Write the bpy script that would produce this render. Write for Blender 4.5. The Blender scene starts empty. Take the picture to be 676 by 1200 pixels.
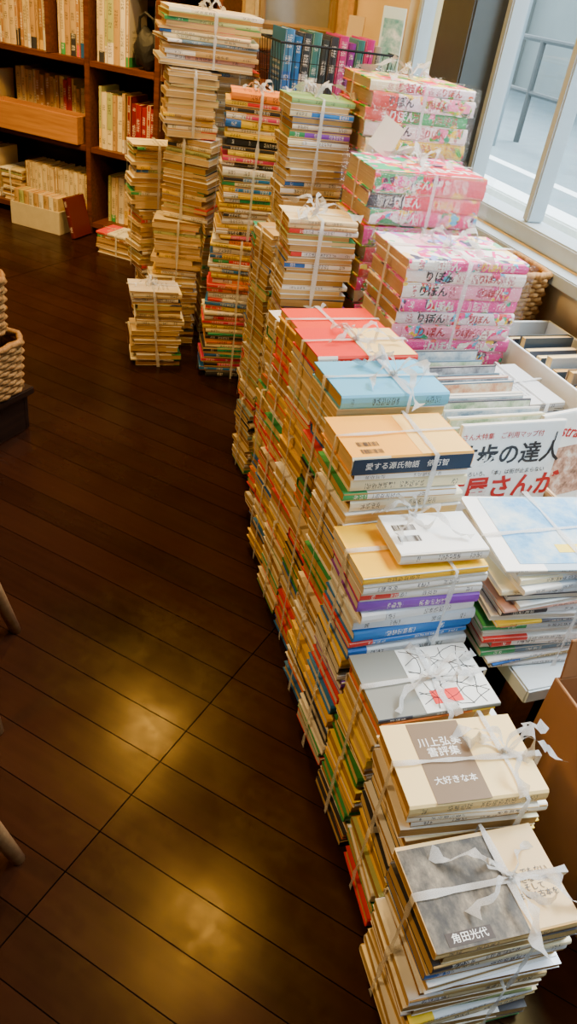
import bpy, math, random, bmesh
from mathutils import Vector, Matrix
R = random.Random(11)
SC = bpy.context.scene.collection
PI = math.pi

# ------------------------------------------------------------------ materials
def new_mat(name):
    m = bpy.data.materials.new(name); m.use_nodes = True
    return m, m.node_tree.nodes, m.node_tree.links, m.node_tree.nodes["Principled BSDF"]

def plain(name, col, rough=0.6, metal=0.0, noise=0.12, scale=30.0, spec=0.4, trans=0.0):
    m, N, L, B = new_mat(name)
    tc = N.new("ShaderNodeTexCoord"); nz = N.new("ShaderNodeTexNoise"); nz.inputs["Scale"].default_value = scale
    L.new(tc.outputs["Object"], nz.inputs["Vector"])
    mx = N.new("ShaderNodeMix"); mx.data_type = "RGBA"
    a = tuple(c * (1 - noise) for c in col); b = tuple(min(1, c * (1 + noise)) for c in col)
    mx.inputs[6].default_value = (*a, 1); mx.inputs[7].default_value = (*b, 1)
    L.new(nz.outputs["Fac"], mx.inputs[0]); L.new(mx.outputs[2], B.inputs["Base Color"])
    B.inputs["Roughness"].default_value = rough; B.inputs["Metallic"].default_value = metal
    B.inputs["Specular IOR Level"].default_value = spec
    B.inputs["Transmission Weight"].default_value = trans
    return m

def photo_print(name, cols, scale, rough=.5, stretch=(1, 1, 1)):
    """printed picture: blotchy multi-tone image"""
    m, N, L, B = new_mat(name)
    tc = N.new("ShaderNodeTexCoord"); mp = N.new("ShaderNodeMapping"); mp.inputs["Scale"].default_value = stretch; L.new(tc.outputs["Object"], mp.inputs[0])
    nz = N.new("ShaderNodeTexNoise"); nz.inputs["Scale"].default_value = scale; nz.inputs["Detail"].default_value = 7; nz.inputs["Roughness"].default_value = .65
    L.new(mp.outputs[0], nz.inputs["Vector"])
    r = N.new("ShaderNodeValToRGB"); e = r.color_ramp.elements
    for i, c in enumerate(cols):
        p = .33 + .36 * i / (len(cols) - 1)
        if i < 2: e[i].position = p; e[i].color = (*c, 1)
        else:
            q = e.new(p); q.color = (*c, 1)
    L.new(nz.outputs["Fac"], r.inputs[0]); L.new(r.outputs[0], B.inputs["Base Color"]); B.inputs["Roughness"].default_value = rough; B.inputs["Specular IOR Level"].default_value = .25
    return m

def mathn(N, L, op, a, b=None):
    n = N.new("ShaderNodeMath"); n.operation = op
    for i, v in enumerate((a, b)):
        if v is None: continue
        if isinstance(v, (int, float)): n.inputs[i].default_value = v
        else: L.new(v, n.inputs[i])
    return n.outputs[0]

def wood(name, c1, c2, rough=0.4, scale=(2, 30, 30), spec=0.4):
    m, N, L, B = new_mat(name)
    tc = N.new("ShaderNodeTexCoord"); mp = N.new("ShaderNodeMapping"); mp.inputs["Scale"].default_value = scale
    nz = N.new("ShaderNodeTexNoise"); nz.inputs["Scale"].default_value = 3; nz.inputs["Detail"].default_value = 5
    L.new(tc.outputs["Object"], mp.inputs[0]); L.new(mp.outputs[0], nz.inputs["Vector"])
    r = N.new("ShaderNodeValToRGB"); r.color_ramp.elements[0].position = .3; r.color_ramp.elements[1].position = .7
    r.color_ramp.elements[0].color = (*c1, 1); r.color_ramp.elements[1].color = (*c2, 1)
    L.new(nz.outputs["Fac"], r.inputs[0]); L.new(r.outputs[0], B.inputs["Base Color"])
    B.inputs["Roughness"].default_value = rough; B.inputs["Specular IOR Level"].default_value = spec
    return m

def const_ramp(N, cols):
    ramp = N.new("ShaderNodeValToRGB"); ramp.color_ramp.interpolation = "CONSTANT"; e = ramp.color_ramp.elements
    for i, c in enumerate(cols):
        if i < 2: e[i].position = i / len(cols); e[i].color = (*c, 1)
        else:
            q = e.new(i / len(cols)); q.color = (*c, 1)
    return ramp

def busy_colour(N, L, scale, cols):
    """many small printed shapes in a fixed set of colours"""
    tc = N.new("ShaderNodeTexCoord"); oi = N.new("ShaderNodeObjectInfo")
    ad = N.new("ShaderNodeVectorMath"); ad.operation = "ADD"; L.new(tc.outputs["Object"], ad.inputs[0])
    cb = N.new("ShaderNodeCombineXYZ"); L.new(mathn(N, L, "MULTIPLY", oi.outputs["Random"], 9), cb.inputs[0]); L.new(cb.outputs[0], ad.inputs[1])
    def cells(sc):
        vo = N.new("ShaderNodeTexVoronoi"); vo.inputs["Scale"].default_value = sc; vo.distance = "CHEBYCHEV"
        nz = N.new("ShaderNodeTexNoise"); nz.inputs["Scale"].default_value = sc * .9; nz.inputs["Detail"].default_value = 2; L.new(ad.outputs[0], nz.inputs["Vector"])
        mm = N.new("ShaderNodeVectorMath"); mm.operation = "MULTIPLY_ADD"; L.new(nz.outputs["Color"], mm.inputs[0]); mm.inputs[1].default_value = (.8 / sc,) * 3; L.new(ad.outputs[0], mm.inputs[2])
        L.new(mm.outputs[0], vo.inputs["Vector"])
        s = N.new("ShaderNodeSeparateColor"); L.new(vo.outputs["Color"], s.inputs[0])
        ramp = const_ramp(N, cols); L.new(s.outputs[0], ramp.inputs[0]); return ramp.outputs[0]
    a = cells(scale); b = cells(scale * .38)
    nb = N.new("ShaderNodeTexNoise"); nb.inputs["Scale"].default_value = scale * .5; nb.inputs["Detail"].default_value = 1; L.new(ad.outputs[0], nb.inputs["Vector"])
    mx = N.new("ShaderNodeMix"); mx.data_type = "RGBA"; L.new(mathn(N, L, "GREATER_THAN", nb.outputs["Fac"], .53), mx.inputs[0]); L.new(b, mx.inputs[6]); L.new(a, mx.inputs[7])
    return mx.outputs[2], ad.outputs[0]

def cover_material(name, mode, big=1.0, busy=None, band_on=True):
    """book cover / spine: object colour, random accent band, rows of small printed marks"""
    m, N, L, B = new_mat(name)
    oi = N.new("ShaderNodeObjectInfo"); uv = N.new("ShaderNodeUVMap")
    sp = N.new("ShaderNodeSeparateXYZ"); L.new(uv.outputs[0], sp.inputs[0])
    u, v = sp.outputs[0], sp.outputs[1]; rnd = oi.outputs["Random"]
    wn = N.new("ShaderNodeTexWhiteNoise"); wn.noise_dimensions = "1D"
    L.new(mathn(N, L, "MULTIPLY", rnd, 77.7), wn.inputs["W"])
    ramp = const_ramp(N, [(.85, .83, .78), (.75, .04, .03), (.9, .88, .85), (.9, .58, .02), (.03, .15, .5), (.88, .78, .5), (.05, .35, .12), (.9, .9, .9), (.04, .04, .05)])
    L.new(wn.outputs["Value"], ramp.inputs[0])
    thr = mathn(N, L, "MULTIPLY_ADD", rnd, .25); thr.node.inputs[2].default_value = .12
    band = mathn(N, L, "LESS_THAN", u, thr)
    use = mathn(N, L, "GREATER_THAN", mathn(N, L, "FRACT", mathn(N, L, "MULTIPLY", rnd, 13.3)), .35)
    band = mathn(N, L, "MULTIPLY", band, use)
    if not band_on: band = mathn(N, L, "MULTIPLY", band, 0)
    mx = N.new("ShaderNodeMix"); mx.data_type = "RGBA"
    L.new(band, mx.inputs[0]); L.new(oi.outputs["Color"], mx.inputs[6]); L.new(ramp.outputs[0], mx.inputs[7])
    if busy:
        bc, vec = busy_colour(N, L, 90, busy)
        nb = N.new("ShaderNodeTexNoise"); nb.inputs["Scale"].default_value = 22; nb.inputs["Detail"].default_value = 1; L.new(vec, nb.inputs["Vector"])
        m2 = N.new("ShaderNodeMix"); m2.data_type = "RGBA"
        L.new(mathn(N, L, "GREATER_THAN", nb.outputs["Fac"], .56), m2.inputs[0]); L.new(mx.outputs[2], m2.inputs[6]); L.new(bc, m2.inputs[7]); mx = m2
    cb = N.new("ShaderNodeCombineXYZ")
    if mode == "spine":
        L.new(mathn(N, L, "MULTIPLY", u, 135 / big), cb.inputs[0]); L.new(mathn(N, L, "MULTIPLY", v, 9), cb.inputs[1])
        a = mathn(N, L, "LESS_THAN", mathn(N, L, "ABSOLUTE", mathn(N, L, "SUBTRACT", v, .5)), .26 if not busy else .36)
        n1 = N.new("ShaderNodeTexNoise"); n1.noise_dimensions = "1D"; n1.inputs["Detail"].default_value = 0; n1.inputs["Scale"].default_value = 4
        L.new(mathn(N, L, "ADD", u, mathn(N, L, "MULTIPLY", rnd, 50)), n1.inputs["W"])
        a = mathn(N, L, "MULTIPLY", a, mathn(N, L, "GREATER_THAN", n1.outputs["Fac"], .5))
        a = mathn(N, L, "MULTIPLY", a, mathn(N, L, "LESS_THAN", mathn(N, L, "ABSOLUTE", mathn(N, L, "SUBTRACT", u, .5)), .42))
        a = mathn(N, L, "MULTIPLY", a, mathn(N, L, "LESS_THAN", mathn(N, L, "FRACT", mathn(N, L, "MULTIPLY", u, 22 / big)), .78))
    else:
        L.new(mathn(N, L, "MULTIPLY", u, 60), cb.inputs[0]); L.new(mathn(N, L, "MULTIPLY", v, 90), cb.inputs[1])
        a = mathn(N, L, "LESS_THAN", mathn(N, L, "FRACT", mathn(N, L, "MULTIPLY", u, 11)), .5)
        a = mathn(N, L, "MULTIPLY", a, mathn(N, L, "LESS_THAN", mathn(N, L, "ABSOLUTE", mathn(N, L, "SUBTRACT", u, .35)), .16))
        a = mathn(N, L, "MULTIPLY", a, mathn(N, L, "LESS_THAN", mathn(N, L, "ABSOLUTE", mathn(N, L, "SUBTRACT", v, .5)), .3))
        if not band_on: a = mathn(N, L, "MULTIPLY", a, 0)
    L.new(mathn(N, L, "MULTIPLY", rnd, 91), cb.inputs[2])
    nz = N.new("ShaderNodeTexNoise"); nz.inputs["Scale"].default_value = 1.0; nz.inputs["Detail"].default_value = 1
    L.new(cb.outputs[0], nz.inputs["Vector"])
    ink = mathn(N, L, "MULTIPLY", mathn(N, L, "GREATER_THAN", nz.outputs["Fac"], .5), a)
    bw = N.new("ShaderNodeRGBToBW"); L.new(mx.outputs[2], bw.inputs[0])
    dark = mathn(N, L, "LESS_THAN", bw.outputs[0], .3)
    inkc = N.new("ShaderNodeMix"); inkc.data_type = "RGBA"; L.new(dark, inkc.inputs[0])
    inkc.inputs[6].default_value = (.03, .03, .05, 1) if not busy else (.45, .01, .06, 1); inkc.inputs[7].default_value = (.85, .83, .75, 1)
    fin = N.new("ShaderNodeMix"); fin.data_type = "RGBA"
    L.new(mathn(N, L, "MULTIPLY", ink, .82 if mode == "spine" else .7), fin.inputs[0]); L.new(mx.outputs[2], fin.inputs[6]); L.new(inkc.outputs[2], fin.inputs[7])
    L.new(fin.outputs[2], B.inputs["Base Color"])
    B.inputs["Roughness"].default_value = .42; B.inputs["Specular IOR Level"].default_value = .3
    return m

def pages_material(name, c1, c2):
    m, N, L, B = new_mat(name)
    oi = N.new("ShaderNodeObjectInfo"); tc = N.new("ShaderNodeTexCoord")
    ramp = N.new("ShaderNodeMix"); ramp.data_type = "RGBA"; ramp.inputs[6].default_value = (*c1, 1); ramp.inputs[7].default_value = (*c2, 1)
    L.new(oi.outputs["Random"], ramp.inputs[0])
    mp = N.new("ShaderNodeMapping"); mp.inputs["Scale"].default_value = (4, 4, 900); L.new(tc.outputs["Object"], mp.inputs[0])
    nz = N.new("ShaderNodeTexNoise"); nz.inputs["Scale"].default_value = 1; nz.inputs["Detail"].default_value = 3; L.new(mp.outputs[0], nz.inputs["Vector"])
    k = mathn(N, L, "MULTIPLY_ADD", nz.outputs["Fac"], .9); k.node.inputs[2].default_value = .5
    mx = N.new("ShaderNodeVectorMath"); mx.operation = "SCALE"; L.new(ramp.outputs[2], mx.inputs[0]); L.new(k, mx.inputs["Scale"])
    L.new(mx.outputs[0], B.inputs["Base Color"]); B.inputs["Roughness"].default_value = .8; B.inputs["Specular IOR Level"].default_value = .2
    bp = N.new("ShaderNodeBump"); bp.inputs["Strength"].default_value = .4; bp.inputs["Distance"].default_value = .001
    L.new(nz.outputs["Fac"], bp.inputs["Height"]); L.new(bp.outputs[0], B.inputs["Normal"])
    return m

def comic_material(name, scale, cols):
    m, N, L, B = new_mat(name)
    c, _ = busy_colour(N, L, scale, cols)
    L.new(c, B.inputs["Base Color"]); B.inputs["Roughness"].default_value = .5; B.inputs["Specular IOR Level"].default_value = .2
    return m

PINKS = [(.85, .02, .2), (.95, .35, .55), (.02, .45, .2), (.95, .65, .02), (.85, .04, .04), (.95, .85, .8), (.85, .05, .35), (.05, .45, .7), (.8, .01, .15), (.1, .03, .08), (.95, .88, .8)]
GREENS = [(.85, .02, .1), (.04, .42, .02), (.95, .68, .01), (.95, .82, .65), (.8, .02, .04), (.01, .38, .15), (.95, .2, .42), (.25, .58, .02), (.9, .12, .01), (.04, .1, .03), (.95, .75, .05)]
PALES = [(.9, .42, .55), (.95, .85, .8), (.85, .06, .25), (.3, .38, .75), (.95, .72, .35), (.7, .12, .5), (.95, .9, .9), (.08, .08, .14), (.95, .86, .84), (.2, .55, .3)]
M_COVER = cover_material("book_cover_print", "cover")
M_COVERP = cover_material("plain_cover_print", "cover", band_on=False)
M_SPINE = cover_material("book_spine_print", "spine")
M_CSPINE = cover_material("comic_spine_print_pink", "spine", 1.7, busy=PINKS)
M_CSPINEG = cover_material("comic_spine_print_green", "spine", 1.7, busy=GREENS)
M_PAGES = pages_material("aged_page_edges", (.42, .22, .05), (.8, .58, .25))
M_PAGESW = pages_material("white_page_edges", (.6, .55, .45), (.8, .76, .68))
M_COMIC_A = comic_material("comic_cover_pink", 60, PINKS)
M_COMIC_B = comic_material("comic_cover_green", 60, GREENS)
M_COMIC_C = comic_material("comic_cover_pale", 50, PALES)
M_COMIC_P = pages_material("newsprint_edges", (.38, .2, .07), (.6, .42, .2))
M_STRAP, _N, _L, _B = new_mat("white_plastic_tape")
_B.inputs["Base Color"].default_value = (.9, .9, .88, 1); _B.inputs["Roughness"].default_value = .2
_nz = _N.new("ShaderNodeTexNoise"); _nz.inputs["Scale"].default_value = 260
_bp = _N.new("ShaderNodeBump"); _bp.inputs["Strength"].default_value = .9; _bp.inputs["Distance"].default_value = .002
_L.new(_nz.outputs[0], _bp.inputs["Height"]); _L.new(_bp.outputs[0], _B.inputs["Normal"])
_al = _N.new("ShaderNodeMapRange"); _al.inputs[1].default_value = .3; _al.inputs[2].default_value = .7; _al.inputs[3].default_value = .3; _al.inputs[4].default_value = .95
_L.new(_nz.outputs[0], _al.inputs[0]); _L.new(_al.outputs[0], _B.inputs["Alpha"])
M_WRAP, _N, _L, _B = new_mat("clear_plastic_film")
_tr = _N.new("ShaderNodeBsdfTransparent"); _gl = _N.new("ShaderNodeBsdfGlossy"); _gl.inputs["Roughness"].default_value = .1
_nz = _N.new("ShaderNodeTexNoise"); _nz.inputs["Scale"].default_value = 45; _nz.inputs["Detail"].default_value = 3
_bp = _N.new("ShaderNodeBump"); _bp.inputs["Strength"].default_value = 1; _bp.inputs["Distance"].default_value = .008
_L.new(_nz.outputs[0], _bp.inputs["Height"]); _L.new(_bp.outputs[0], _gl.inputs["Normal"])
_ms = _N.new("ShaderNodeMixShader"); _ms.inputs[0].default_value = .08
_L.new(_tr.outputs[0], _ms.inputs[1]); _L.new(_gl.outputs[0], _ms.inputs[2]); _L.new(_ms.outputs[0], _N["Material Output"].inputs[0])
M_DARK = wood("dark_brown_wood", (.07, .018, .005), (.15, .045, .013), .45)
M_DARKER = wood("espresso_wood", (.012, .005, .003), (.03, .012, .006), .4)
M_TRAY = wood("amber_wood", (.42, .17, .04), (.6, .28, .07), .5)
M_LEG = wood("tan_beech_wood", (.32, .15, .05), (.45, .24, .1), .45)
M_CRATE = wood("pale_crate_wood", (.55, .35, .17), (.68, .45, .25), .5)
M_WHITE = plain("white_card", (.72, .74, .74), .6, noise=.06)
M_CARD = plain("brown_cardboard", (.28, .125, .045), .8, noise=.12, scale=12)
M_BENCH = plain("pale_bench_top", (.6, .68, .72), .4, noise=.05)
M_FRAMEW = plain("grey_window_frame", (.42, .49, .53), .35, metal=.2, noise=.05)
M_FRAMED = plain("dark_grey_frame", (.08, .09, .09), .4, metal=.3, noise=.1)
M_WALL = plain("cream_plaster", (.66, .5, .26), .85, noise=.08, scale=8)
M_WICK = wood("woven_wicker", (.2, .085, .02), (.5, .26, .08), .6, scale=(60, 60, 10), spec=.2)
M_BLACK = plain("black_fabric", (.015, .015, .017), .6)
M_WIRE = plain("black_wire", (.02, .02, .02), .35, metal=.6)
M_GOLD = plain("gilt_frame", (.62, .42, .13), .3, metal=.5, noise=.35, scale=60)
M_INK = plain("black_ink", (.02, .02, .025), .5, noise=0)
M_INKR = plain("red_ink", (.5, .015, .015), .5, noise=.02)
M_INKW = plain("white_ink", (.85, .85, .82), .5, noise=0)
M_INKY = plain("yellow_ink", (.9, .6, .03), .5, noise=0)

def flat(name, c, rough=.5): return plain(name, c, rough, noise=.05, scale=40, spec=.25)

# ------------------------------------------------------------------ mesh helpers
def link(o, parent=None):
    SC.objects.link(o)
    if parent: o.parent = parent
    return o

def obj_from(name, verts, faces, mats, parent=None, midx=None, smooth=False):
    me = bpy.data.meshes.new(name); me.from_pydata([tuple(v) for v in verts], [], faces)
    for m in (mats if isinstance(mats, (list, tuple)) else [mats]): me.materials.append(m)
    if midx: me.polygons.foreach_set("material_index", midx)
    if smooth: me.polygons.foreach_set("use_smooth", [True] * len(me.polygons))
    me.update()
    return link(bpy.data.objects.new(name, me), parent)

def box(name, c, s, mat, parent=None, bevel=0.0, rot=None):
    bm = bmesh.new(); bmesh.ops.create_cube(bm, size=1)
    for v in bm.verts: v.co = Vector((v.co.x * s[0], v.co.y * s[1], v.co.z * s[2]))
    if bevel: bmesh.ops.bevel(bm, geom=bm.edges[:], offset=bevel, segments=2, affect="EDGES")
    me = bpy.data.meshes.new(name); bm.to_mesh(me); bm.free(); me.materials.append(mat)
    o = bpy.data.objects.new(name, me); o.location = c
    if rot: o.rotation_euler = rot
    return link(o, parent)

def thing(name, loc, rotz, label, cat, group=None):
    e = bpy.data.objects.new(name, None); e.empty_display_size = .02
    e.location = loc; e.rotation_euler = (0, 0, rotz); SC.objects.link(e)
    tag(e, label, cat, group); return e

def tag(o, label, cat, group=None):
    o["label"] = label; o["category"] = cat
    if group: o["group"] = group
    return o

def structure(o): o["kind"] = "structure"; return o

def tube_into(V, F, pts, r, n=6, closed=False):
    base = len(V); k = len(pts); pts = [Vector(p) for p in pts]
    for i, p in enumerate(pts):
        a = pts[(i - 1) % k] if (closed or i > 0) else p
        b = pts[(i + 1) % k] if (closed or i < k - 1) else p
        t = (b - a).normalized()
        up = Vector((0, 0, 1)) if abs(t.z) < .9 else Vector((1, 0, 0))
        x = t.cross(up).normalized(); y = t.cross(x)
        for j in range(n):
            an = 2 * PI * j / n; V.append(p + x * math.cos(an) * r + y * math.sin(an) * r)
    m = k if closed else k - 1
    for i in range(m):
        for j in range(n):
            a = base + i * n + j; b = base + i * n + (j + 1) % n
            c = base + ((i + 1) % k) * n + (j + 1) % n; d = base + ((i + 1) % k) * n + j
            F.append((a, b, c, d))
    if not closed:
        F.append(tuple(base + j for j in range(n))[::-1]); F.append(tuple(base + (k - 1) * n + j for j in range(n)))

def text(body, size, loc, rot, parent, mat, name="printed_text", align="CENTER", sx=1.0, ls=1.0, shear=0, bold=0):
    cu = bpy.data.curves.new(name, "FONT"); cu.body = body; cu.size = size; cu.align_x = align; cu.align_y = "CENTER"
    cu.extrude = .0001; cu.space_line = ls; cu.resolution_u = 3; cu.shear = shear; cu.offset = size * bold
    tmp = bpy.data.objects.new("tmp", cu); SC.objects.link(tmp)
    bpy.context.view_layer.update()
    me = bpy.data.meshes.new_from_object(tmp); bpy.data.objects.remove(tmp)
    me.materials.clear(); me.materials.append(mat)
    o = bpy.data.objects.new(name, me); o.location = loc; o.rotation_euler = rot; o.scale = (sx, 1, 1)
    return link(o, parent)

# ------------------------------------------------------------------ books
BM = {}
def book_mesh(w, d, t, kind="b"):
    """x = spine length, spine at -y, z thickness from 0.. t"""
    key = (round(w, 3), round(d, 3), round(t, 3), kind)
    if key in BM: return BM[key]
    c = .0022 if t > .019 else .0009
    ins = .003 if t > .019 else .0008
    V = []; F = []; MI = []
    r = min(t * .25, .004)
    prof = [(d / 2, t), (-d / 2 + r, t)]
    for k in range(1, 4):
        a = PI / 2 + (PI) * k / 4
        prof.append((-d / 2 + r + math.cos(a) * r, t / 2 + math.sin(a) * t / 2))
    prof += [(-d / 2 + r, 0), (d / 2, 0)]
    prof_in = []
    for (y, z) in prof:
        prof_in.append((y + (c if y < -d / 2 + r * .99 else 0), min(max(z, c), t - c)))
    n = len(prof); hw = w / 2
    for x in (-hw, hw):
        for p in prof: V.append((x, p[0], p[1]))
        for p in prof_in: V.append((x, p[0], p[1]))
    def add(f, mi): F.append(f); MI.append(mi)
    for i in range(n - 1):
        mi = 1 if 1 <= i <= n - 3 else 0
        add((i, i + 1, 2 * n + i + 1, 2 * n + i), mi)
        add((n + i, 3 * n + i, 3 * n + i + 1, n + i + 1), 0)
        add((i, n + i, n + i + 1, i + 1), 0)
        add((2 * n + i, 2 * n + i + 1, 3 * n + i + 1, 3 * n + i), 0)
    add((0, 2 * n, 3 * n, n), 0); add((n - 1, 2 * n - 1, 4 * n - 1, 3 * n - 1), 0)
    b = len(V)
    x0, x1, y0, y1, z0, z1 = -hw + ins, hw - ins, -d / 2 + c, d / 2 - ins, c, t - c
    for z in (z0, z1):
        V += [(x0, y0, z), (x1, y0, z), (x1, y1, z), (x0, y1, z)]
    for f in ((0, 3, 2, 1), (4, 5, 6, 7), (0, 1, 5, 4), (1, 2, 6, 5), (2, 3, 7, 6), (3, 0, 4, 7)):
        add(tuple(b + q for q in f), 2)
    me = bpy.data.meshes.new("book"); me.from_pydata(V, [], F)
    ms = {"b": (M_COVER, M_SPINE, M_PAGES), "w": (M_COVER, M_SPINE, M_PAGESW), "p": (M_COVERP, M_SPINE, M_PAGES), "pw": (M_COVERP, M_SPINE, M_PAGESW),
          "ca": (M_COMIC_A, M_CSPINE, M_COMIC_P), "cb": (M_COMIC_B, M_CSPINEG, M_COMIC_P), "cc": (M_COMIC_C, M_CSPINE, M_COMIC_P)}[kind]
    for m in ms: me.materials.append(m)
    me.polygons.foreach_set("material_index", MI)
    ul = me.uv_layers.new(name="UVMap")
    for p in me.polygons:
        for li in p.loop_indices:
            co = me.vertices[me.loops[li].vertex_index].co
            if p.material_index == 1: ul.data[li].uv = (co.x / w + .5, co.z / t)
            else: ul.data[li].uv = (co.x / w + .5, co.y / d + .5)
    me.update(); BM[key] = me
    return me

PAL_MIX = [(.82, .78, .68), (.85, .8, .7), (.78, .62, .34), (.88, .78, .55), (.7, .03, .02), (.85, .5, .02), (.04, .24, .06), (.03, .16, .48), (.82, .72, .55), (.9, .66, .03), (.35, .55, .6), (.04, .04, .05), (.75, .18, .02), (.85, .82, .74)]
PAL_CREAM = [(.78, .64, .36), (.85, .75, .5), (.74, .55, .26), (.86, .8, .66), (.7, .62, .48), (.55, .35, .12), (.86, .8, .68), (.45, .52, .2)]
PAL_WHITE = [(.88, .88, .87), (.85, .85, .82), (.8, .83, .88), (.9, .9, .88), (.75, .78, .82), (.25, .06, .5), (.03, .2, .6), (.9, .87, .82), (.04, .04, .05)]
PAL_WHITER = [(.88, .88, .87), (.86, .87, .88), (.7, .78, .88), (.9, .9, .88), (.8, .84, .88), (.9, .89, .86), (.25, .06, .5), (.03, .2, .6)]
PAL_BRIGHT = [(.8, .02, .02), (.9, .86, .8), (.9, .6, .02), (.9, .86, .78), (.9, .88, .84), (.03, .2, .6), (.9, .26, .02), (.03, .4, .18), (.04, .04, .04), (.88, .76, .5), (.75, .05, .18), (.9, .68, .05)]
PAL_COMIC = [(.85, .02, .2), (.95, .35, .52), (.95, .82, .78), (.8, .02, .06), (.03, .42, .1), (.95, .62, .02), (.9, .76, .82), (.85, .05, .32)]
PAL_RED = [(.8, .03, .02), (.85, .18, .04), (.86, .74, .45), (.75, .03, .02), (.9, .6, .05), (.82, .72, .5), (.06, .28, .06)]
PAL_OLD = [(.5, .3, .1), (.4, .2, .06), (.6, .42, .16), (.65, .48, .24), (.3, .12, .04), (.7, .54, .28), (.55, .38, .17)]
PAL_MAG = [(.75, .79, .83), (.6, .68, .76), (.85, .88, .88), (.4, .52, .62), (.82, .82, .78), (.15, .24, .32), (.75, .4, .3), (.88, .88, .88), (.1, .1, .12), (.8, .7, .4)]

def add_book(parent, w, d, t, loc, rz, col, kind="b", name="book"):
    o = bpy.data.objects.new(name, book_mesh(w, d, t, kind))
    o.location = loc; o.rotation_euler = (0, 0, rz); o.color = (*col, 1)
    return link(o, parent)

def ribbon(name, strips, parent, mat=None):
    V = []; F = []
    for pts, wid in strips:
        b = len(V)
        for i, (p, wd) in enumerate(zip(pts, wid)):
            p = Vector(p); wd = Vector(wd); V.append(p - wd / 2); V.append(p + wd / 2)
        for i in range(len(pts) - 1): F.append((b + 2 * i, b + 2 * i + 1, b + 2 * i + 3, b + 2 * i + 2))
    return obj_from(name, V, F, mat or M_STRAP, parent, smooth=True)

def strap(parent, x0, x1, y0, y1, h, xo, yo, wid=.009, lean=(0, 0)):
    e = .0022; z0 = .001
    lx, ly = lean[0] * h, lean[1] * h
    def loop(path, wv):
        pts = []
        for i in range(len(path) - 1):
            a, b = Vector(path[i]), Vector(path[i + 1])
            for k in range(8): pts.append(a.lerp(b, k / 8))
        pts.append(Vector(path[-1]))
        return pts, [Vector(wv) * R.uniform(.35, 1.3) for _ in pts]
    sk = R.uniform(-.008, .008)
    A = loop([(xo, y0 - e, z0), (xo + lx, y0 - e + ly, h + e), (xo + lx + sk, y1 + e + ly, h + e), (xo + sk, y1 + e, z0)], (wid, 0, 0))
    B = loop([(x0 - e, yo, z0), (x0 - e + lx, yo + ly, h + 1.4 * e), (x1 + e + lx, yo + ly + sk, h + 1.4 * e), (x1 + e, yo + sk, z0)], (0, wid, 0))
    return ribbon("strap", [A, B], parent)

def bow(parent, x, y, z, s=1.0, ang=None):
    ang = R.uniform(0, PI) if ang is None else ang
    st = []
    for k in range(2):
        a = ang + k * PI + R.uniform(-.5, .5); L = s * R.uniform(.024, .042); dr = Vector((math.cos(a), math.sin(a), 0)); pr = Vector((-dr.y, dr.x, .6))
        pts = []; wd = []
        for i in range(15):
            t = i / 14; rr = L * math.sin(PI * t); hh = .005 + s * .014 * (1 - math.cos(2 * PI * t)) / 2 + s * .009 * math.sin(2 * PI * t)
            pts.append(Vector((x, y, z + max(.003, hh))) + dr * rr + pr * (.009 * math.sin(2 * PI * t)) + Vector((R.uniform(-1, 1), R.uniform(-1, 1), R.uniform(0, 1))) * .0018)
            wd.append(pr.normalized() * (.003 + .010 * s * math.sin(PI * t)) * R.uniform(.5, 1.35))
        st.append((pts, wd))
    for k in range(5):
        a = ang + .5 + k * 1.35 + R.uniform(-.4, .4); L = s * R.uniform(.035, .085); dr = Vector((math.cos(a), math.sin(a), 0)); pr = Vector((-dr.y, dr.x, 0))
        bend = R.uniform(-.03, .03)
        pts = []; wd = []
        for i in range(13):
            t = i / 12
            pts.append(Vector((x, y, z + .004 + s * .02 * math.sin(PI * min(1, t * 1.2)) * (1 - t * .5))) + dr * L * t + pr * (bend * t * t + .004 * math.sin(t * 13 + k)) + Vector((0, 0, R.uniform(0, .0025))))
            q = pr + Vector((0, 0, math.sin(t * 9 + k * 2) * 1.3))
            wd.append(q.normalized() * (.003 + .012 * s * t) * R.uniform(.5, 1.3))
        st.append((pts, wd))
    o = ribbon("bow", st, parent)
    V = []; F = []
    tube_into(V, F, [(x - .005, y, z + .003), (x, y + .001, z + .006), (x + .005, y, z + .003)], .0035, 8)
    obj_from("knot", V, F, M_STRAP, o, smooth=True)
    return o

def bundle(label, x, y, z0, z1, w, d, rot, pal, flip=.35, lean=(0, 0), kind="b", thick=(.010, .026), bw=None, var=.012, top=None, jit=.004, strapx=None, cat="books", group="tied book bundles", bookname="book", rotj=2.5):
    P = thing("book_bundle", (x, y, z0), math.radians(rot), label, cat, group)
    h = z1 - z0; z = 0; last = None
    while z < h - .006:
        t = round(R.uniform(*thick) / .002) * .002
        if h - z - t < thick[0] * .8: t = max(.006, round((h - z) / .002) * .002)
        isTop = h - z - t < .004
        ww = w - (0 if isTop else R.choice([0, 0, .5, 1]) * var); dd = d - (0 if isTop else R.choice([0, 0, .5, 1]) * var * .7)
        col = R.choice(pal); fl = R.random() < flip; kk = kind
        if isTop and top: col = top; fl = False; kk = {"b": "p", "w": "pw"}.get(kind, kind)
        lx = lean[0] * z + (R.uniform(-jit, jit)); ly = lean[1] * z + R.uniform(-jit, jit) * .5
        lx -= (w - ww) / 2 * R.choice([1, 1, -1, 0])
        o = add_book(P, ww, dd, t - .0003, (lx, ly, z), math.radians(R.uniform(-rotj, rotj) * (.3 if isTop else 1)) + (PI if fl else 0), col, kk, bookname)
        z += t; last = (o, lx, ly, t)
    xo = w * R.uniform(-.05, .05) if strapx is None else strapx
    strap(P, -w / 2 - jit, w / 2 + jit, -d / 2 - jit, d / 2 + jit, z, xo, 0, lean=lean)
    if bw: bow(P, xo + lean[0] * z, lean[1] * z, z + .002, bw)
    return P, z, last

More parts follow.
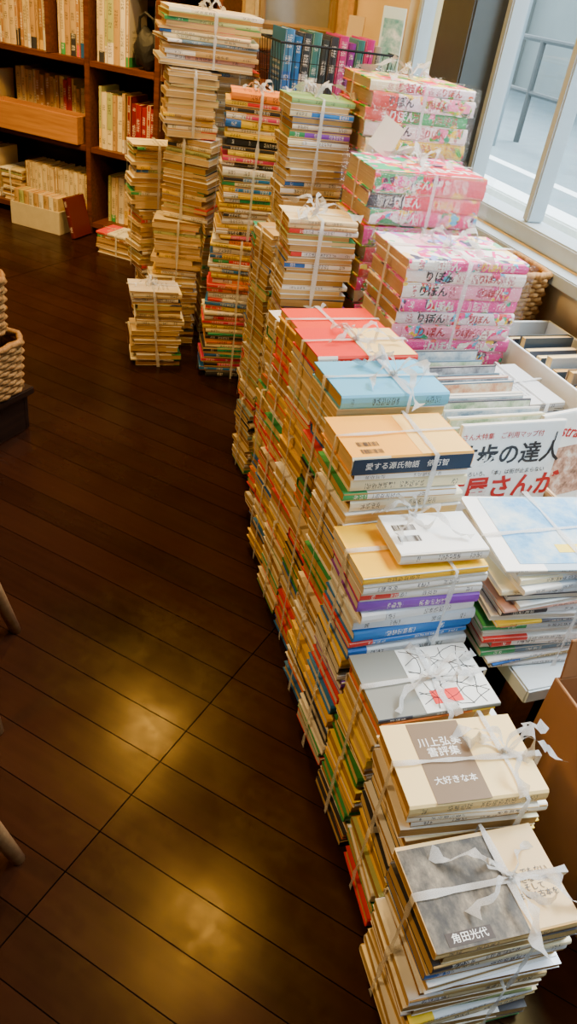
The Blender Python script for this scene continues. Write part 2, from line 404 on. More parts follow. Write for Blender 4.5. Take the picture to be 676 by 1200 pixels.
def column(labels, x, y, ztop, w, d, rot, pal, cuts, **kw):
    """several tied bundles standing on one another"""
    zs = [0] + list(cuts) + [ztop]
    res = None
    bwv = kw.pop("bw", None); topc = kw.pop("top", None); wob = kw.pop("wob", None)
    for i in range(len(zs) - 1):
        last = i == len(zs) - 2
        dx, dr = (wob[i] if wob else (0 if last else R.uniform(-.004, .004), R.uniform(-.8, .8) * (0 if last else 1)))
        res = bundle(labels if isinstance(labels, str) else labels[i], x + dx, y, zs[i] + .0005 + (.0 if i == 0 else .003), zs[i + 1], w, d, rot + dr, pal if not isinstance(pal[0], list) else pal[i], bw=bwv if last else None, top=topc if last else None, **kw)
    return res

def panel(parent, x, y, z, sx, sy, mat, name="cover_print"):
    return box(name, (x, y, z), (sx, sy, .0004), mat, parent)

# ================================================================== ROOM
def floor_material():
    m, N, L, B = new_mat("dark_plank_floor")
    tc = N.new("ShaderNodeTexCoord"); mp = N.new("ShaderNodeMapping"); mp.inputs["Rotation"].default_value = (0, 0, math.radians(48))
    L.new(tc.outputs["Object"], mp.inputs[0])
    s = N.new("ShaderNodeSeparateXYZ"); L.new(mp.outputs[0], s.inputs[0])
    p, q = s.outputs[0], s.outputs[1]     # p along the plank, q across
    pw = .076
    qn = mathn(N, L, "DIVIDE", q, pw); fr = mathn(N, L, "FRACT", qn)
    e1 = mathn(N, L, "LESS_THAN", mathn(N, L, "ABSOLUTE", mathn(N, L, "SUBTRACT", fr, .5)), .489)
    pn = mathn(N, L, "DIVIDE", mathn(N, L, "ADD", p, .555 + 9.0), 1.8)
    fp = mathn(N, L, "FRACT", pn)
    e2 = mathn(N, L, "LESS_THAN", mathn(N, L, "ABSOLUTE", mathn(N, L, "SUBTRACT", fp, .5)), .4994)
    ok = mathn(N, L, "MULTIPLY", e1, e2)
    idx = mathn(N, L, "ADD", mathn(N, L, "FLOOR", qn), mathn(N, L, "MULTIPLY", mathn(N, L, "FLOOR", pn), 31.7))
    wn = N.new("ShaderNodeTexWhiteNoise"); wn.noise_dimensions = "1D"; L.new(idx, wn.inputs["W"])
    m2 = N.new("ShaderNodeMapping"); m2.inputs["Scale"].default_value = (4, 60, 1); L.new(mp.outputs[0], m2.inputs[0])
    nz = N.new("ShaderNodeTexNoise"); nz.inputs["Scale"].default_value = 1; nz.inputs["Detail"].default_value = 6; L.new(m2.outputs[0], nz.inputs["Vector"])
    fac = mathn(N, L, "MULTIPLY_ADD", nz.outputs["Fac"], .6); L.new(mathn(N, L, "MULTIPLY", wn.outputs["Value"], .4), fac.node.inputs[2])
    r = N.new("ShaderNodeValToRGB"); r.color_ramp.elements[0].color = (.009, .0028, .0012, 1); r.color_ramp.elements[1].color = (.033, .0105, .0045, 1)
    L.new(fac, r.inputs[0])
    mx = N.new("ShaderNodeMix"); mx.data_type = "RGBA"; mx.inputs[6].default_value = (.002, .001, .0006, 1)
    L.new(ok, mx.inputs[0]); L.new(r.outputs[0], mx.inputs[7]); L.new(mx.outputs[2], B.inputs["Base Color"])
    # fine scuffs scatter the lamp reflections
    n2 = N.new("ShaderNodeTexNoise"); n2.inputs["Scale"].default_value = 55; n2.inputs["Detail"].default_value = 9; n2.inputs["Roughness"].default_value = .8; L.new(mp.outputs[0], n2.inputs["Vector"])
    n3 = N.new("ShaderNodeTexNoise"); n3.inputs["Scale"].default_value = 9; n3.inputs["Detail"].default_value = 5; L.new(mp.outputs[0], n3.inputs["Vector"])
    rr = mathn(N, L, "MULTIPLY_ADD", n2.outputs["Fac"], .26); rr.node.inputs[2].default_value = .10
    L.new(rr, B.inputs["Roughness"])
    wear = N.new("ShaderNodeMapRange"); wear.inputs[1].default_value = .35; wear.inputs[2].default_value = .65; wear.inputs[3].default_value = .07; wear.inputs[4].default_value = .17; L.new(n3.outputs["Fac"], wear.inputs[0])
    L.new(mathn(N, L, "MULTIPLY", ok, wear.outputs[0]), B.inputs["Specular IOR Level"])
    B.inputs["Specular Tint"].default_value = (1, .78, .28, 1)
    bp = N.new("ShaderNodeBump"); bp.inputs["Strength"].default_value = .5; bp.inputs["Distance"].default_value = .001
    hh = mathn(N, L, "ADD", ok, mathn(N, L, "MULTIPLY", n2.outputs["Fac"], .12)); L.new(hh, bp.inputs["Height"]); L.new(bp.outputs[0], B.inputs["Normal"])
    return m
WX = 1.27
structure(box("floor", ((WX - 3) / 2, 1.5, -.05), (WX + 3, 8.6, .1), floor_material()))
structure(box("ceiling", ((WX - 3) / 2, 1.5, 2.65), (WX + 3, 8.6, .1), plain("dark_ceiling", (.05, .035, .02), .9)))
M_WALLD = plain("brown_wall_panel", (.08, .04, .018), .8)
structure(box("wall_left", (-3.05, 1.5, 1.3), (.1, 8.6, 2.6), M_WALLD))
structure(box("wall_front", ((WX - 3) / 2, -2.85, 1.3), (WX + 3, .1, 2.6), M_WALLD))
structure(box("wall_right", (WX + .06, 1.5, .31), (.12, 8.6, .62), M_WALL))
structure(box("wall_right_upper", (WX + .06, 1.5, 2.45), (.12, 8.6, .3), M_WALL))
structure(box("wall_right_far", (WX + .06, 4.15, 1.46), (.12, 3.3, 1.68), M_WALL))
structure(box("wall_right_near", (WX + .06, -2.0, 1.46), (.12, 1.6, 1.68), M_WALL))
R0 = Vector((.70, 3.48, 0)); E = Vector((-.756, .655, 0)); IN = Vector((.655, .756, 0))
SHROT = math.atan2(E.y, E.x)      # local x along E
c = R0 + IN * .42 + E * 1.38
structure(box("wall_back", (c.x, c.y, 1.3), (3.46, .1, 2.6), M_WALL, rot=(0, 0, SHROT)))
structure(box("wall_far", (-2.2, 5.85, 1.3), (1.9, .1, 2.6), M_WALLD))

def window(n, y0, y1, posts):
    P = bpy.data.objects.new("window_%d" % n, None); SC.objects.link(P); P.location = (WX + .05, (y0 + y1) / 2, .62); P["kind"] = "structure"
    h = 1.68; l = y1 - y0
    box("lower_rail", (0, 0, .022), (.08, l, .044), M_FRAMEW, P, .004)
    box("upper_rail", (0, 0, h - .022), (.08, l, .044), M_FRAMEW, P, .004)
    for py in posts: box("post", (0, py - (y0 + y1) / 2, h / 2), (.05, .026, h - .09), M_FRAMEW, P, .004)
    m = bpy.data.materials.get("window_glass")
    if not m:
        m, N, L, B = new_mat("window_glass")
        tr = N.new("ShaderNodeBsdfTransparent"); gl = N.new("ShaderNodeBsdfGlossy"); gl.inputs["Roughness"].default_value = .02
        ms = N.new("ShaderNodeMixShader"); ms.inputs[0].default_value = .04
        L.new(tr.outputs[0], ms.inputs[1]); L.new(gl.outputs[0], ms.inputs[2]); L.new(ms.outputs[0], N["Material Output"].inputs[0])
    box("glass", (.012, 0, h / 2), (.004, l - .02, h - .08), m, P)
window(1, -1.2, 2.02, [-1.18, .25, 1.69, 2.0])
window(2, 2.2, 2.5, [2.22, 2.48])
structure(box("trim_1", (WX + .02, 2.11, 1.46), (.16, .17, 1.68), M_FRAMED, bevel=.005))
structure(box("trim_2", (WX - .02, .45, .605), (.05, 3.3, .03), M_FRAMEW, bevel=.003))

# outside
def road_mat():
    m, N, L, B = new_mat("grey_asphalt")
    tc = N.new("ShaderNodeTexCoord"); nz = N.new("ShaderNodeTexNoise"); nz.inputs["Scale"].default_value = 3; nz.inputs["Detail"].default_value = 8
    L.new(tc.outputs["Object"], nz.inputs["Vector"])
    r = N.new("ShaderNodeValToRGB"); r.color_ramp.elements[0].color = (.10, .14, .155, 1); r.color_ramp.elements[1].color = (.18, .235, .255, 1); L.new(nz.outputs[0], r.inputs[0])
    L.new(r.outputs[0], B.inputs["Base Color"]); B.inputs["Roughness"].default_value = .8
    return m
o = box("road", (9.4, 4, -.05), (16, 30, .1), road_mat()); tag(o, "grey asphalt street outside the shop window", "road")
o = box("kerb", (3.3, 6, .06), (.2, 20, .12), plain("kerb_concrete", (.75, .8, .8), .8), bevel=.01); tag(o, "pale concrete kerb along the street", "kerb")
o = box("road_line", (4.3, 6, .002), (.12, 20, .004), plain("white_road_paint", (.75, .8, .8), .8)); tag(o, "white painted line along the grey street", "road marking")
o = box("sidewalk", (2.30, 4, .02), (1.75, 24, .04), plain("sidewalk_paving", (.27, .33, .35), .8), bevel=.005); tag(o, "light grey paved strip under the shop window", "sidewalk")
P = thing("street_railing", (5.2, 8, 0), 0, "thin grey metal railing beside the street", "railing")
V = []; F = []
for z in (.45, .9): tube_into(V, F, [(0, -7, z), (0, 8, z)], .025, 8)
obj_from("rail", V, F, M_FRAMED, P)
for k in range(8):
    V = []; F = []; tube_into(V, F, [(0, -7 + k * 2.1, 0), (0, -7 + k * 2.1, .9)], .03, 8); obj_from("post", V, F, M_FRAMED, P)
P = thing("concrete_building", (8.6, 10, 0), 0, "grey concrete building wall with vertical piers", "building")
box("building_wall", (0.5, 0, 2), (1, 30, 4), plain("grey_concrete", (.25, .28, .27), .9, scale=2), P)
for k in range(9): box("pier", (-.15, -13 + k * 3.2, 2), (.3, .9, 4), plain("pier_concrete", (.16, .18, .17), .9, scale=2), P, .02)
V = []; F = []; tube_into(V, F, [(4.7, 7.0, 0), (4.7, 7.0, 4)], .05, 12)
o = obj_from("street_pole", V, F, M_FRAMEW, smooth=True); tag(o, "pale grey metal pole standing at the kerb", "pole")

# ================================================================== BOOKCASE
BC = thing("bookcase", tuple(R0), SHROT, "dark brown wooden bookcase filled with old books", "bookcase")
DEP = .30
def bc_board(name, s0, s1, z0, z1, dep0=0, dep1=DEP):
    return box(name, ((s0 + s1) / 2, -(dep0 + dep1) / 2, (z0 + z1) / 2), (s1 - s0, dep1 - dep0, z1 - z0), M_DARK, BC, .002)
LV = [.05, .37, .70, 1.04, 1.38]
for s in (-.26, .0, .33, 1.12, 1.9): bc_board("side_panel", s - .012, s + .012, 0, 1.7)
bc_board("divider", .508, .528, LV[2], 1.38)
for a, b in ((-.248, -.012), (.012, .318), (.342, 1.108), (1.132, 1.888)):
    for z in LV: bc_board("shelf", a, b, z - .022, z, .003)
bc_board("back_panel", -.25, 1.9, 0, 1.7, DEP, DEP + .012)

def shelf_books(s0, s1, z, maxh, pal, group, dep=.14, hmin=.17, hmax=.22, off=.03, label=None, gap=0, tl=True):
    s = s0; proto = label or "old paperback standing spine out on the bookcase shelf"; run = R.randint(4, 9); hb = R.uniform(hmin, hmax)
    while s < s1 - .012:
        t = round(R.uniform(.010, .030) / .002) * .002
        run -= 1
        if run < 0: run = R.randint(3, 9); hb = R.uniform(hmin, hmax)
        h = min(maxh - .02, round((hb + R.uniform(-.008, .008)) / .005) * .005); d = dep
        if s + t > s1: break
        o = bpy.data.objects.new("book", book_mesh(h, d, t - .0006, "b"))
        pos = R0 + E * s + IN * (off + R.uniform(0, .012) + d / 2) + Vector((0, 0, z + h / 2 + .0005))
        Mx = Matrix(((0, IN.x, E.x, pos.x), (0, IN.y, E.y, pos.y), (1, 0, 0, pos.z), (0, 0, 0, 1)))
        o.matrix_world = Mx; o.color = (*R.choice(pal), 1); SC.objects.link(o); tag(o, proto, "book", group)
        s += t + R.choice([0, 0, 0, .001]) + gap
        if tl and R.random() < .02: s += R.uniform(.01, .03)
PO = PAL_OLD + [(.7, .55, .3), (.45, .03, .02), (.7, .6, .4)]
shelf_books(.54, 1.10, LV[2], .3, PO, "books on the bookcase", hmin=.19, hmax=.26)
shelf_books(.345, .50, LV[2], .3, PO, "books on the bookcase", hmin=.17, hmax=.24)
shelf_books(.15, .31, LV[2], .3, PAL_CREAM + [(.3, .3, .2)], "books on the bookcase", hmin=.20, hmax=.28)
shelf_books(.02, .16, LV[1], .3, [(.3, .01, .01), (.35, .03, .02), (.2, .01, .01)], "dark red books on the bookcase", hmin=.2, hmax=.24, label="dark red cloth hardback standing on the bookcase shelf", tl=False)
shelf_books(.165, .31, LV[1], .3, PAL_CREAM, "books on the bookcase", hmin=.2, hmax=.25)
shelf_books(.345, .80, LV[1] , .3, PO, "books on the bookcase", off=.13, hmin=.2, hmax=.24)
shelf_books(.85, 1.10, LV[1], .3, PO, "books on the bookcase", off=.04)
shelf_books(.36, .70, LV[0], .3, [(.8, .68, .42), (.75, .6, .35)], "cream books on the lowest shelf", hmin=.18, hmax=.19, label="cream boxed paperback standing on the lowest shelf", tl=False)
shelf_books(.85, 1.10, LV[0], .3, PO, "books on the bookcase")
shelf_books(.03, .30, LV[0], .3, PAL_CREAM, "books on the bookcase", off=.08)
shelf_books(.345, 1.10, LV[3], .3, PO, "books on the bookcase", hmin=.2, hmax=.26)
shelf_books(.02, .31, LV[3], .3, PO, "books on the bookcase", hmin=.2, hmax=.26)
for z in LV[:4]: shelf_books(-.24, -.02, z, .3, PAL_OLD, "books on the bookcase")
TR = thing("book_tray", tuple(R0 + E * .60 + IN * .045 + Vector((0, 0, LV[1] + .001))), SHROT, "amber wooden tray box packed with books on the bookcase", "box")
for nm, c, s in (("front_board", (0, .058, .055), (.46, .012, .11)), ("back_board", (0, -.038, .055), (.46, .01, .11)), ("end_board", (-.225, .01, .055), (.01, .09, .11)), ("end_board", (.225, .01, .055), (.01, .09, .11)), ("tray_bottom", (0, .01, .004), (.44, .086, .008))):
    box(nm, c, s, M_TRAY, TR, .0015)
bundle("small flat pile of old paperbacks by the bookcase", .56, 3.42, 0, .09, .19, .13, 138, PAL_OLD + [(.2, .3, .25), (.8, .8, .75)], flip=.3)
q = R0 + E * .77 + IN * .11
bundle("flat pile of old paperbacks on the lowest shelf", q.x, q.y, LV[0] + .001, LV[0] + .14, .12, .17, 139, PAL_OLD + PAL_CREAM, flip=.3)
q = R0 + E * .53 - IN * .08
BX = thing("card_box", (q.x, q.y, 0), SHROT, "off-white card box packed with paperbacks on the floor", "box")
for nm, c, s in (("side_panel", (0, .05, .05), (.26, .004, .10)), ("side_panel", (0, -.05, .05), (.26, .004, .10)), ("end_panel", (-.128, 0, .05), (.004, .096, .10)), ("end_panel", (.128, 0, .05), (.004, .096, .10)), ("box_bottom", (0, 0, .002), (.25, .096, .003))):
    box(nm, c, s, plain("off_white_card", (.7, .62, .45), .7), BX, .001)
for k in range(9):
    o = bpy.data.objects.new("book", book_mesh(.15, .085, .024, "b")); pos = q + E * (-.118 + k * .0262) + Vector((0, 0, .004 + .075))
    o.matrix_world = Matrix(((0, IN.x, E.x, pos.x), (0, IN.y, E.y, pos.y), (1, 0, 0, pos.z), (0, 0, 0, 1))); o.color = (*R.choice(PAL_CREAM), 1); SC.objects.link(o)
    tag(o, "cream paperback standing in the card box", "book", "books in the card box")
q = R0 + E * .31 - IN * .075
o = bpy.data.objects.new("book", book_mesh(.17, .13, .024, "p"))
ux = (Vector((0, 0, 1)) * math.cos(.25) + E * math.sin(.25)); uz = (E * math.cos(.25) - Vector((0, 0, 1)) * math.sin(.25)); pos = q + ux * .087 + Vector((0, 0, .006))
o.matrix_world = Matrix(((ux.x, IN.x, uz.x, pos.x), (ux.y, IN.y, uz.y, pos.y), (ux.z, IN.z, uz.z, pos.z), (0, 0, 0, 1))); o.color = (.11, .012, .008, 1); SC.objects.link(o)
tag(o, "dark red hardback leaning on the card box", "book")
P = thing("black_bag", tuple(R0 + E * .08 + IN * .06 + Vector((0, 0, LV[2] + .001))), SHROT, "small black fabric bag resting on the bookcase shelf", "bag")
bm = bmesh.new(); bmesh.ops.create_icosphere(bm, subdivisions=3, radius=1)
for v in bm.verts:
    v.co = Vector((v.co.x * .055 * (1 + .1 * math.sin(v.co.z * 7)), v.co.y * .05, max(-.95, v.co.z) * .075 + .073 + .01 * math.sin(v.co.x * 6)))
me = bpy.data.meshes.new("bag_body"); bm.to_mesh(me); bm.free(); me.materials.append(M_BLACK); link(bpy.data.objects.new("bag_body", me), P)
V = []; F = []; tube_into(V, F, [(-.04, 0, .12), (-.03, .01, .18), (0, .02, .20), (.03, .01, .18), (.04, 0, .12)], .006); obj_from("handle", V, F, M_BLACK, P)

# ================================================================== MAIN ROW OF STACKS
mixl = "tied bundle of mixed used books stacked on the floor"
P, h, b1 = column(["tied bundle of pale used books on the dark floor", "tied bundle topped by a grey and beige photo cover"], .497, .342, .25, .19, .128, -4, PAL_WHITE[:4] + PAL_CREAM, [.12], bw=1.3, top=(.62, .42, .17), thick=(.008, .02), flip=.5, strapx=.025, jit=.006)
bk = b1[0]; t = b1[3]
panel(bk, -.034, -.002, t, .12, .122, photo_print("town_photo_print", [(.012, .010, .008), (.05, .042, .03), (.14, .115, .08), (.32, .26, .17)], 34, stretch=(1, .6, 1)))
panel(bk, -.048, -.052, t + .0004, .058, .015, flat("brown_plate", (.035, .02, .012)))
text("角田光代", .0115, (-.048, -.052, t + .0009), (0, 0, 0), bk, M_INKW)
text("なんでもない\n小さな幸福\nそして\nぼくは古本を", .0095, (.058, -.01, t + .0006), (0, 0, 0), bk, M_INK)
P, h, b2 = column([mixl, "tied bundle topped by a cream cover with brown band"], .528, .479, .30, .192, .125, -7, PAL_WHITE[:4] + PAL_CREAM + [(.05, .2, .5)], [.15], bw=1.4, top=(.8, .58, .24), thick=(.01, .024), flip=.45, strapx=.055, jit=.006)
bk = b2[0]; t = b2[3]
panel(bk, -.022, 0, t, .075, .121, flat("taupe_band", (.17, .11, .06)))
text("川上弘美\n書評集", .0155, (-.022, .02, t + .0005), (0, 0, 0), bk, M_INKW)
text("大好きな本", .012, (-.022, -.03, t + .0005), (0, 0, 0), bk, M_INKW)
P, h, b3 = column([mixl, "tied bundle topped by a grey and white map cover"], .537, .614, .30, .19, .122, -3, PAL_MIX, [.14], bw=1.1, top=(.2, .2, .17), flip=.4, strapx=0.01)
bk = b3[0]; t = b3[3]
panel(bk, .036, 0, t, .116, .12, flat("white_map_print", (.7, .71, .67)))
panel(bk, .02, -.035, t + .0004, .045, .024, flat("red_label_print", (.75, .03, .02)))
V = []; F = []
for k in range(8):
    pts = [(-.018 + .108 * i / 6, -.045 + .013 * k + .01 * math.sin(i * 1.3 + k * 2), t + .0005) for i in range(7)]
    tube_into(V, F, pts, .0006, 4)
for k in range(4):
    pts = [(.0 + .025 * k + .006 * math.sin(i * 1.7 + k), -.055 + .11 * i / 6, t + .0005) for i in range(7)]
    tube_into(V, F, pts, .0006, 4)
obj_from("map_lines", V, F, M_INK, bk)
P, h, b4 = column([mixl, mixl, "tied bundle of white books topped by yellow book"], .548, .747, .44, .2, .122, -2, [PAL_MIX, PAL_WHITER, PAL_WHITER], [.15, .30], bw=None, top=(.9, .5, .01), thick=(.010, .022), flip=.06, strapx=.04, kind="w")
o = bpy.data.objects.new("book", book_mesh(.14, .095, .018, "pw")); o.location = (.575, .744, .4465); o.rotation_euler = (0, 0, math.radians(-4)); o.color = (.88, .88, .85, 1); SC.objects.link(o)
tag(o, "small white paperback with barcodes lying on yellow book", "book")
def barcode(par, x, y, z, w=.03, h=.012):
    V = []; F = []
    n = 16; xx = x
    for i in range(n):
        bw_ = w / n * R.choice([.3, .5, .7]); b = len(V)
        V += [(xx, y, z), (xx + bw_, y, z), (xx + bw_, y + h, z), (xx, y + h, z)]; F.append((b, b + 1, b + 2, b + 3)); xx += w / n
    return obj_from("barcode", V, F, M_INK, par)
barcode(o, -.06, .008, .0185, .036, .014); barcode(o, -.06, -.018, .0185, .036, .014)
bow(o, -.02, .035, .020, 1.1, 2.5)
P, h, b5 = column([mixl, mixl, "tied bundle topped by an orange cover with barcodes"], .562, .875, .555, .2, .122, -1, [PAL_MIX, PAL_MIX, PAL_WHITE + PAL_RED], [.2, .40], top=(.88, .4, .03), thick=(.012, .026), flip=.15, strapx=.03)
bk = b5[0]; t = b5[3]
panel(bk, .055, .0, t, .085, .115, flat("pale_orange_print", (.88, .55, .15)))
barcode(bk, -.08, -.03, t + .0006, .035, .012); barcode(bk, -.08, -.05, t + .0006, .035, .012)
box("spine_print", (0, -.0615, t / 2), (.196, .0008, t * .86), flat("navy_spine", (.01, .03, .07)), bk)
text("愛する源氏物語　俵万智", .0125, (-.01, -.0622, t / 2), (PI / 2, 0, 0), bk, M_INKW)
P, h, b6 = column([mixl, mixl, "tied bundle topped by a pale blue cover"], .586, 1.006, .585, .192, .124, -1, [PAL_MIX, PAL_MIX, PAL_MIX], [.2, .40], bw=1.5, top=(.13, .45, .7), flip=.3, strapx=.02)
P, h, b7 = column([mixl, mixl, "tied bundle topped by a red and cream cover"], .594, 1.137, .59, .19, .122, 0, [PAL_RED, PAL_MIX, PAL_RED], [.2, .40], bw=1.0, top=(.75, .03, .02), flip=.3)
panel(b7[0], .045, 0, b7[3], .095, .115, flat("cream_print", (.82, .58, .22)))
P, h, b8 = column([mixl, mixl, "tied bundle topped by a bright red cover"], .606, 1.268, .575, .18, .12, 1, [PAL_MIX, PAL_RED, PAL_RED], [.2, .40], top=(.78, .04, .01), flip=.3)
column(mixl, .637, 1.399, .52, .185, .12, 3, [PAL_MIX + PAL_CREAM, PAL_CREAM + PAL_RED, PAL_CREAM + PAL_MIX], [.18, .36], bw=.8, flip=.4, jit=.007, wob=[(.004, 1), (-.006, -3), (.002, 1)])
crl = "tied bundle of small cream paperbacks in a tall stack"
column(crl, .657, 1.530, .70, .148, .104, -6, [PAL_MIX, PAL_CREAM, PAL_CREAM + PAL_WHITE], [.22, .46], bw=1.2, top=(.78, .62, .34), flip=.5, thick=(.008, .018))
column(crl, .660, 1.665, .63, .148, .104, 4, [PAL_MIX, PAL_CREAM, PAL_CREAM], [.2, .42], bw=.7, flip=.5, thick=(.008, .018))
column(crl, .725, 1.790, .885, .148, .104, -3, [PAL_MIX, PAL_CREAM, PAL_CREAM, PAL_CREAM + PAL_WHITE], [.24, .48, .68], bw=1.2, top=(.25, .45, .15), flip=.55, thick=(.008, .018))
spl = "tied bundle of small paperbacks with bright spines"
column(spl, .73, 2.235, .83, .175, .112, -12, [PAL_BRIGHT] * 4, [.22, .44, .64], bw=.8, flip=.0, thick=(.010, .02), jit=.008, wob=[(-.02, 2), (-.01, -4), (.0, 3), (.005, -2)])
column(spl, .79, 2.05, .52, .175, .112, -8, [PAL_BRIGHT] * 3, [.2, .38], flip=.0, thick=(.010, .02))
column(spl, .945, 2.13, .78, .15, .112, -8, [PAL_BRIGHT] * 4, [.22, .44, .62], flip=.0, thick=(.010, .02))
column(crl, .495, 2.335, .25, .15, .11, -6, [PAL_CREAM, PAL_CREAM + PAL_WHITE], [.12], bw=.8, flip=.7, lean=(-.12, 0), thick=(.008, .018), jit=.008)
column(crl, .59, 2.49, .84, .148, .106, -10, [PAL_CREAM] * 4, [.24, .42, .66], flip=.8, thick=(.008, .018), jit=.008, wob=[(-.02, 5), (-.004, -6), (.03, -26), (.01, 6)])
column(crl, .565, 2.68, .60, .148, .106, 8, [PAL_CREAM] * 3, [.2, .40], flip=.8, thick=(.008, .018), jit=.009, wob=[(0, 0), (-.02, 6), (-.03, -6)])
column(crl, .765, 2.60, .84, .14, .104, -4, [PAL_CREAM] * 4, [.2, .40, .62], flip=.8, thick=(.008, .018))
bundle("tied bundle of wide thin magazines atop a tower", .66, 2.55, .845, .985, .27, .19, -6, PAL_CREAM + PAL_MAG, bw=1.0, thick=(.006, .014), flip=.6, jit=.016, rotj=8)

# ================================================================== WINDOW SIDE
BN = thing("display_bench", (.98, 1.14, 0), 0, "low bench with pale top under the window", "bench")
box("bench_top", (0, 0, .225), (.50, 1.08, .03), M_BENCH, BN, .003)
for a in (-.22, .22):
    for b in (-.5, .5): box("leg", (a, b, .105), (.04, .04, .21), M_DARK, BN, .002)
P, h, bm_ = bundle("pile of glossy magazines in the lower stack", .80, .745, .241, .445, .235, .19, -3, PAL_MAG + PAL_WHITE[:3], kind="w", thick=(.004, .012), flip=.25, jit=.010, top=(.85, .55, .04), bw=None, group="magazine piles", cat="magazines", bookname="magazine", rotj=6)
topm = bm_[0]; zt = bm_[3]
panel(topm, .015, .005, zt + .0003, .195, .17, photo_print("sky_photo_print", [(.05, .2, .45), (.15, .4, .68), (.45, .6, .7), (.75, .78, .75)], 11))
panel(topm, .045, -.045, zt + .0008, .10, .02, flat("yellow_title_print", (.85, .65, .08)))
MBX = thing("magazine_crate", (.795, 1.02, .2415), 0, "open wooden crate full of upright magazines", "crate")
for nm, c, s in (("front_board", (0, -.165, .075), (.225, .008, .15)), ("back_board", (0, .165, .10), (.225, .008, .20)), ("side_board", (-.109, 0, .085), (.008, .32, .17)), ("side_board", (.109, 0, .085), (.008, .32, .17)), ("crate_bottom", (0, 0, .004), (.21, .32, .008))):
    box(nm, c, s, M_CRATE, MBX, .0015)
def upright(x, y, z, w, h, t, facing, tilt, col, label, group, name="magazine", kind="w"):
    o = bpy.data.objects.new(name, book_mesh(h, w, t, kind))
    f = math.radians(facing); out = Vector((math.cos(f), math.sin(f), 0)); up = Vector((0, 0, 1))
    zc = (out * math.cos(tilt) + up * math.sin(tilt)).normalized()
    xc = (up * math.cos(tilt) - out * math.sin(tilt)).normalized(); yc = zc.cross(xc)
    Mx = Matrix((xc, yc, zc)).transposed().to_4x4()
    pos = Vector((x, y, z)) + xc * (h / 2 + .001)
    Mx.translation = pos; o.matrix_world = Mx; o.color = (*col, 1); SC.objects.link(o); tag(o, label, "magazine" if name == "magazine" else "book", group)
    return o
y = 1.155; MP = [photo_print("magazine_cover_print", c, 30) for c in ([(.1, .2, .3), (.5, .6, .65), (.85, .85, .8)], [(.5, .1, .06), (.8, .5, .3), (.9, .85, .7)], [(.1, .25, .12), (.5, .6, .4), (.88, .88, .8)], [(.05, .05, .07), (.4, .42, .45), (.8, .82, .84)])]
ki = 0
while y > .905:
    t = R.choice([.004, .005, .006, .008]); hm = R.choice([.25, .265, .27, .28, .285, .295])
    mo = upright(.795 + R.uniform(-.005, .005), y, .252, .195, hm, t, -90 + R.uniform(-1, 1), .12, R.choice(PAL_MAG), "thin magazine standing upright in the wooden crate", "magazines in the crate", kind="pw")
    panel(mo, hm * .32, 0, t + .0002, hm * .34, .19, MP[ki % 4]); ki += 1
    y -= t + .003 + R.choice([0, 0, .006])
fm = upright(.795, .884, .255, .206, .292, .008, -90, .08, (.92, .92, .9), "white magazine cover with red and black lettering", "magazines in the crate", kind="pw")
panel(fm, .0, 0, .0083, .288, .202, flat("white_cover_print", (.88, .88, .86)))
for body, size, up, side, mat, bo in [("散歩の達人", .043, .086, .0, M_INK, .02), ("1", .026, .116, -.088, M_INK, 0), ("本屋さんが", .048, .022, 0, M_INKR, .028), ("さん大特集　ご利用マップ付", .0125, .124, .02, M_INKR, 0), ("いろいろ、「本」は街が止まらない", .0105, .054, 0, M_INK, 0)]:
    text(body, size, (up, side, .0092), (0, 0, -PI / 2), fm, mat, bold=bo)
im = upright(.965, .915, .262, .16, .275, .01, -80, .16, (.92, .92, .9), "white magazine with dark red script title and printed sketches", "magazines in the crate", kind="pw")
panel(im, .0, 0, .0103, .27, .156, flat("pale_cover_print", (.82, .8, .74)))
panel(im, .02, .0, .0108, .10, .145, photo_print("sketch_print", [(.08, .04, .03), (.55, .3, .2), (.8, .75, .66)], 45))
text("Illustrated", .032, (.098, .004, .0112), (0, 0, -PI / 2 - .2), im, M_INKR, shear=.3, bold=.012)
cml = "thick comic magazines tied in a plastic-wrapped bundle"
_tm = {}
def spine_text(par, mat, size, x, z, yy):
    key = (mat.name, round(size, 3))
    if key not in _tm: 
        o = text("りぼん", size, (x, yy, z), (PI / 2, 0, 0), par, mat, bold=.02); _tm[key] = o.data; return o
    o = bpy.data.objects.new("printed_text", _tm[key]); o.location = (x, yy, z); o.rotation_euler = (PI / 2, 0, 0); return link(o, par)
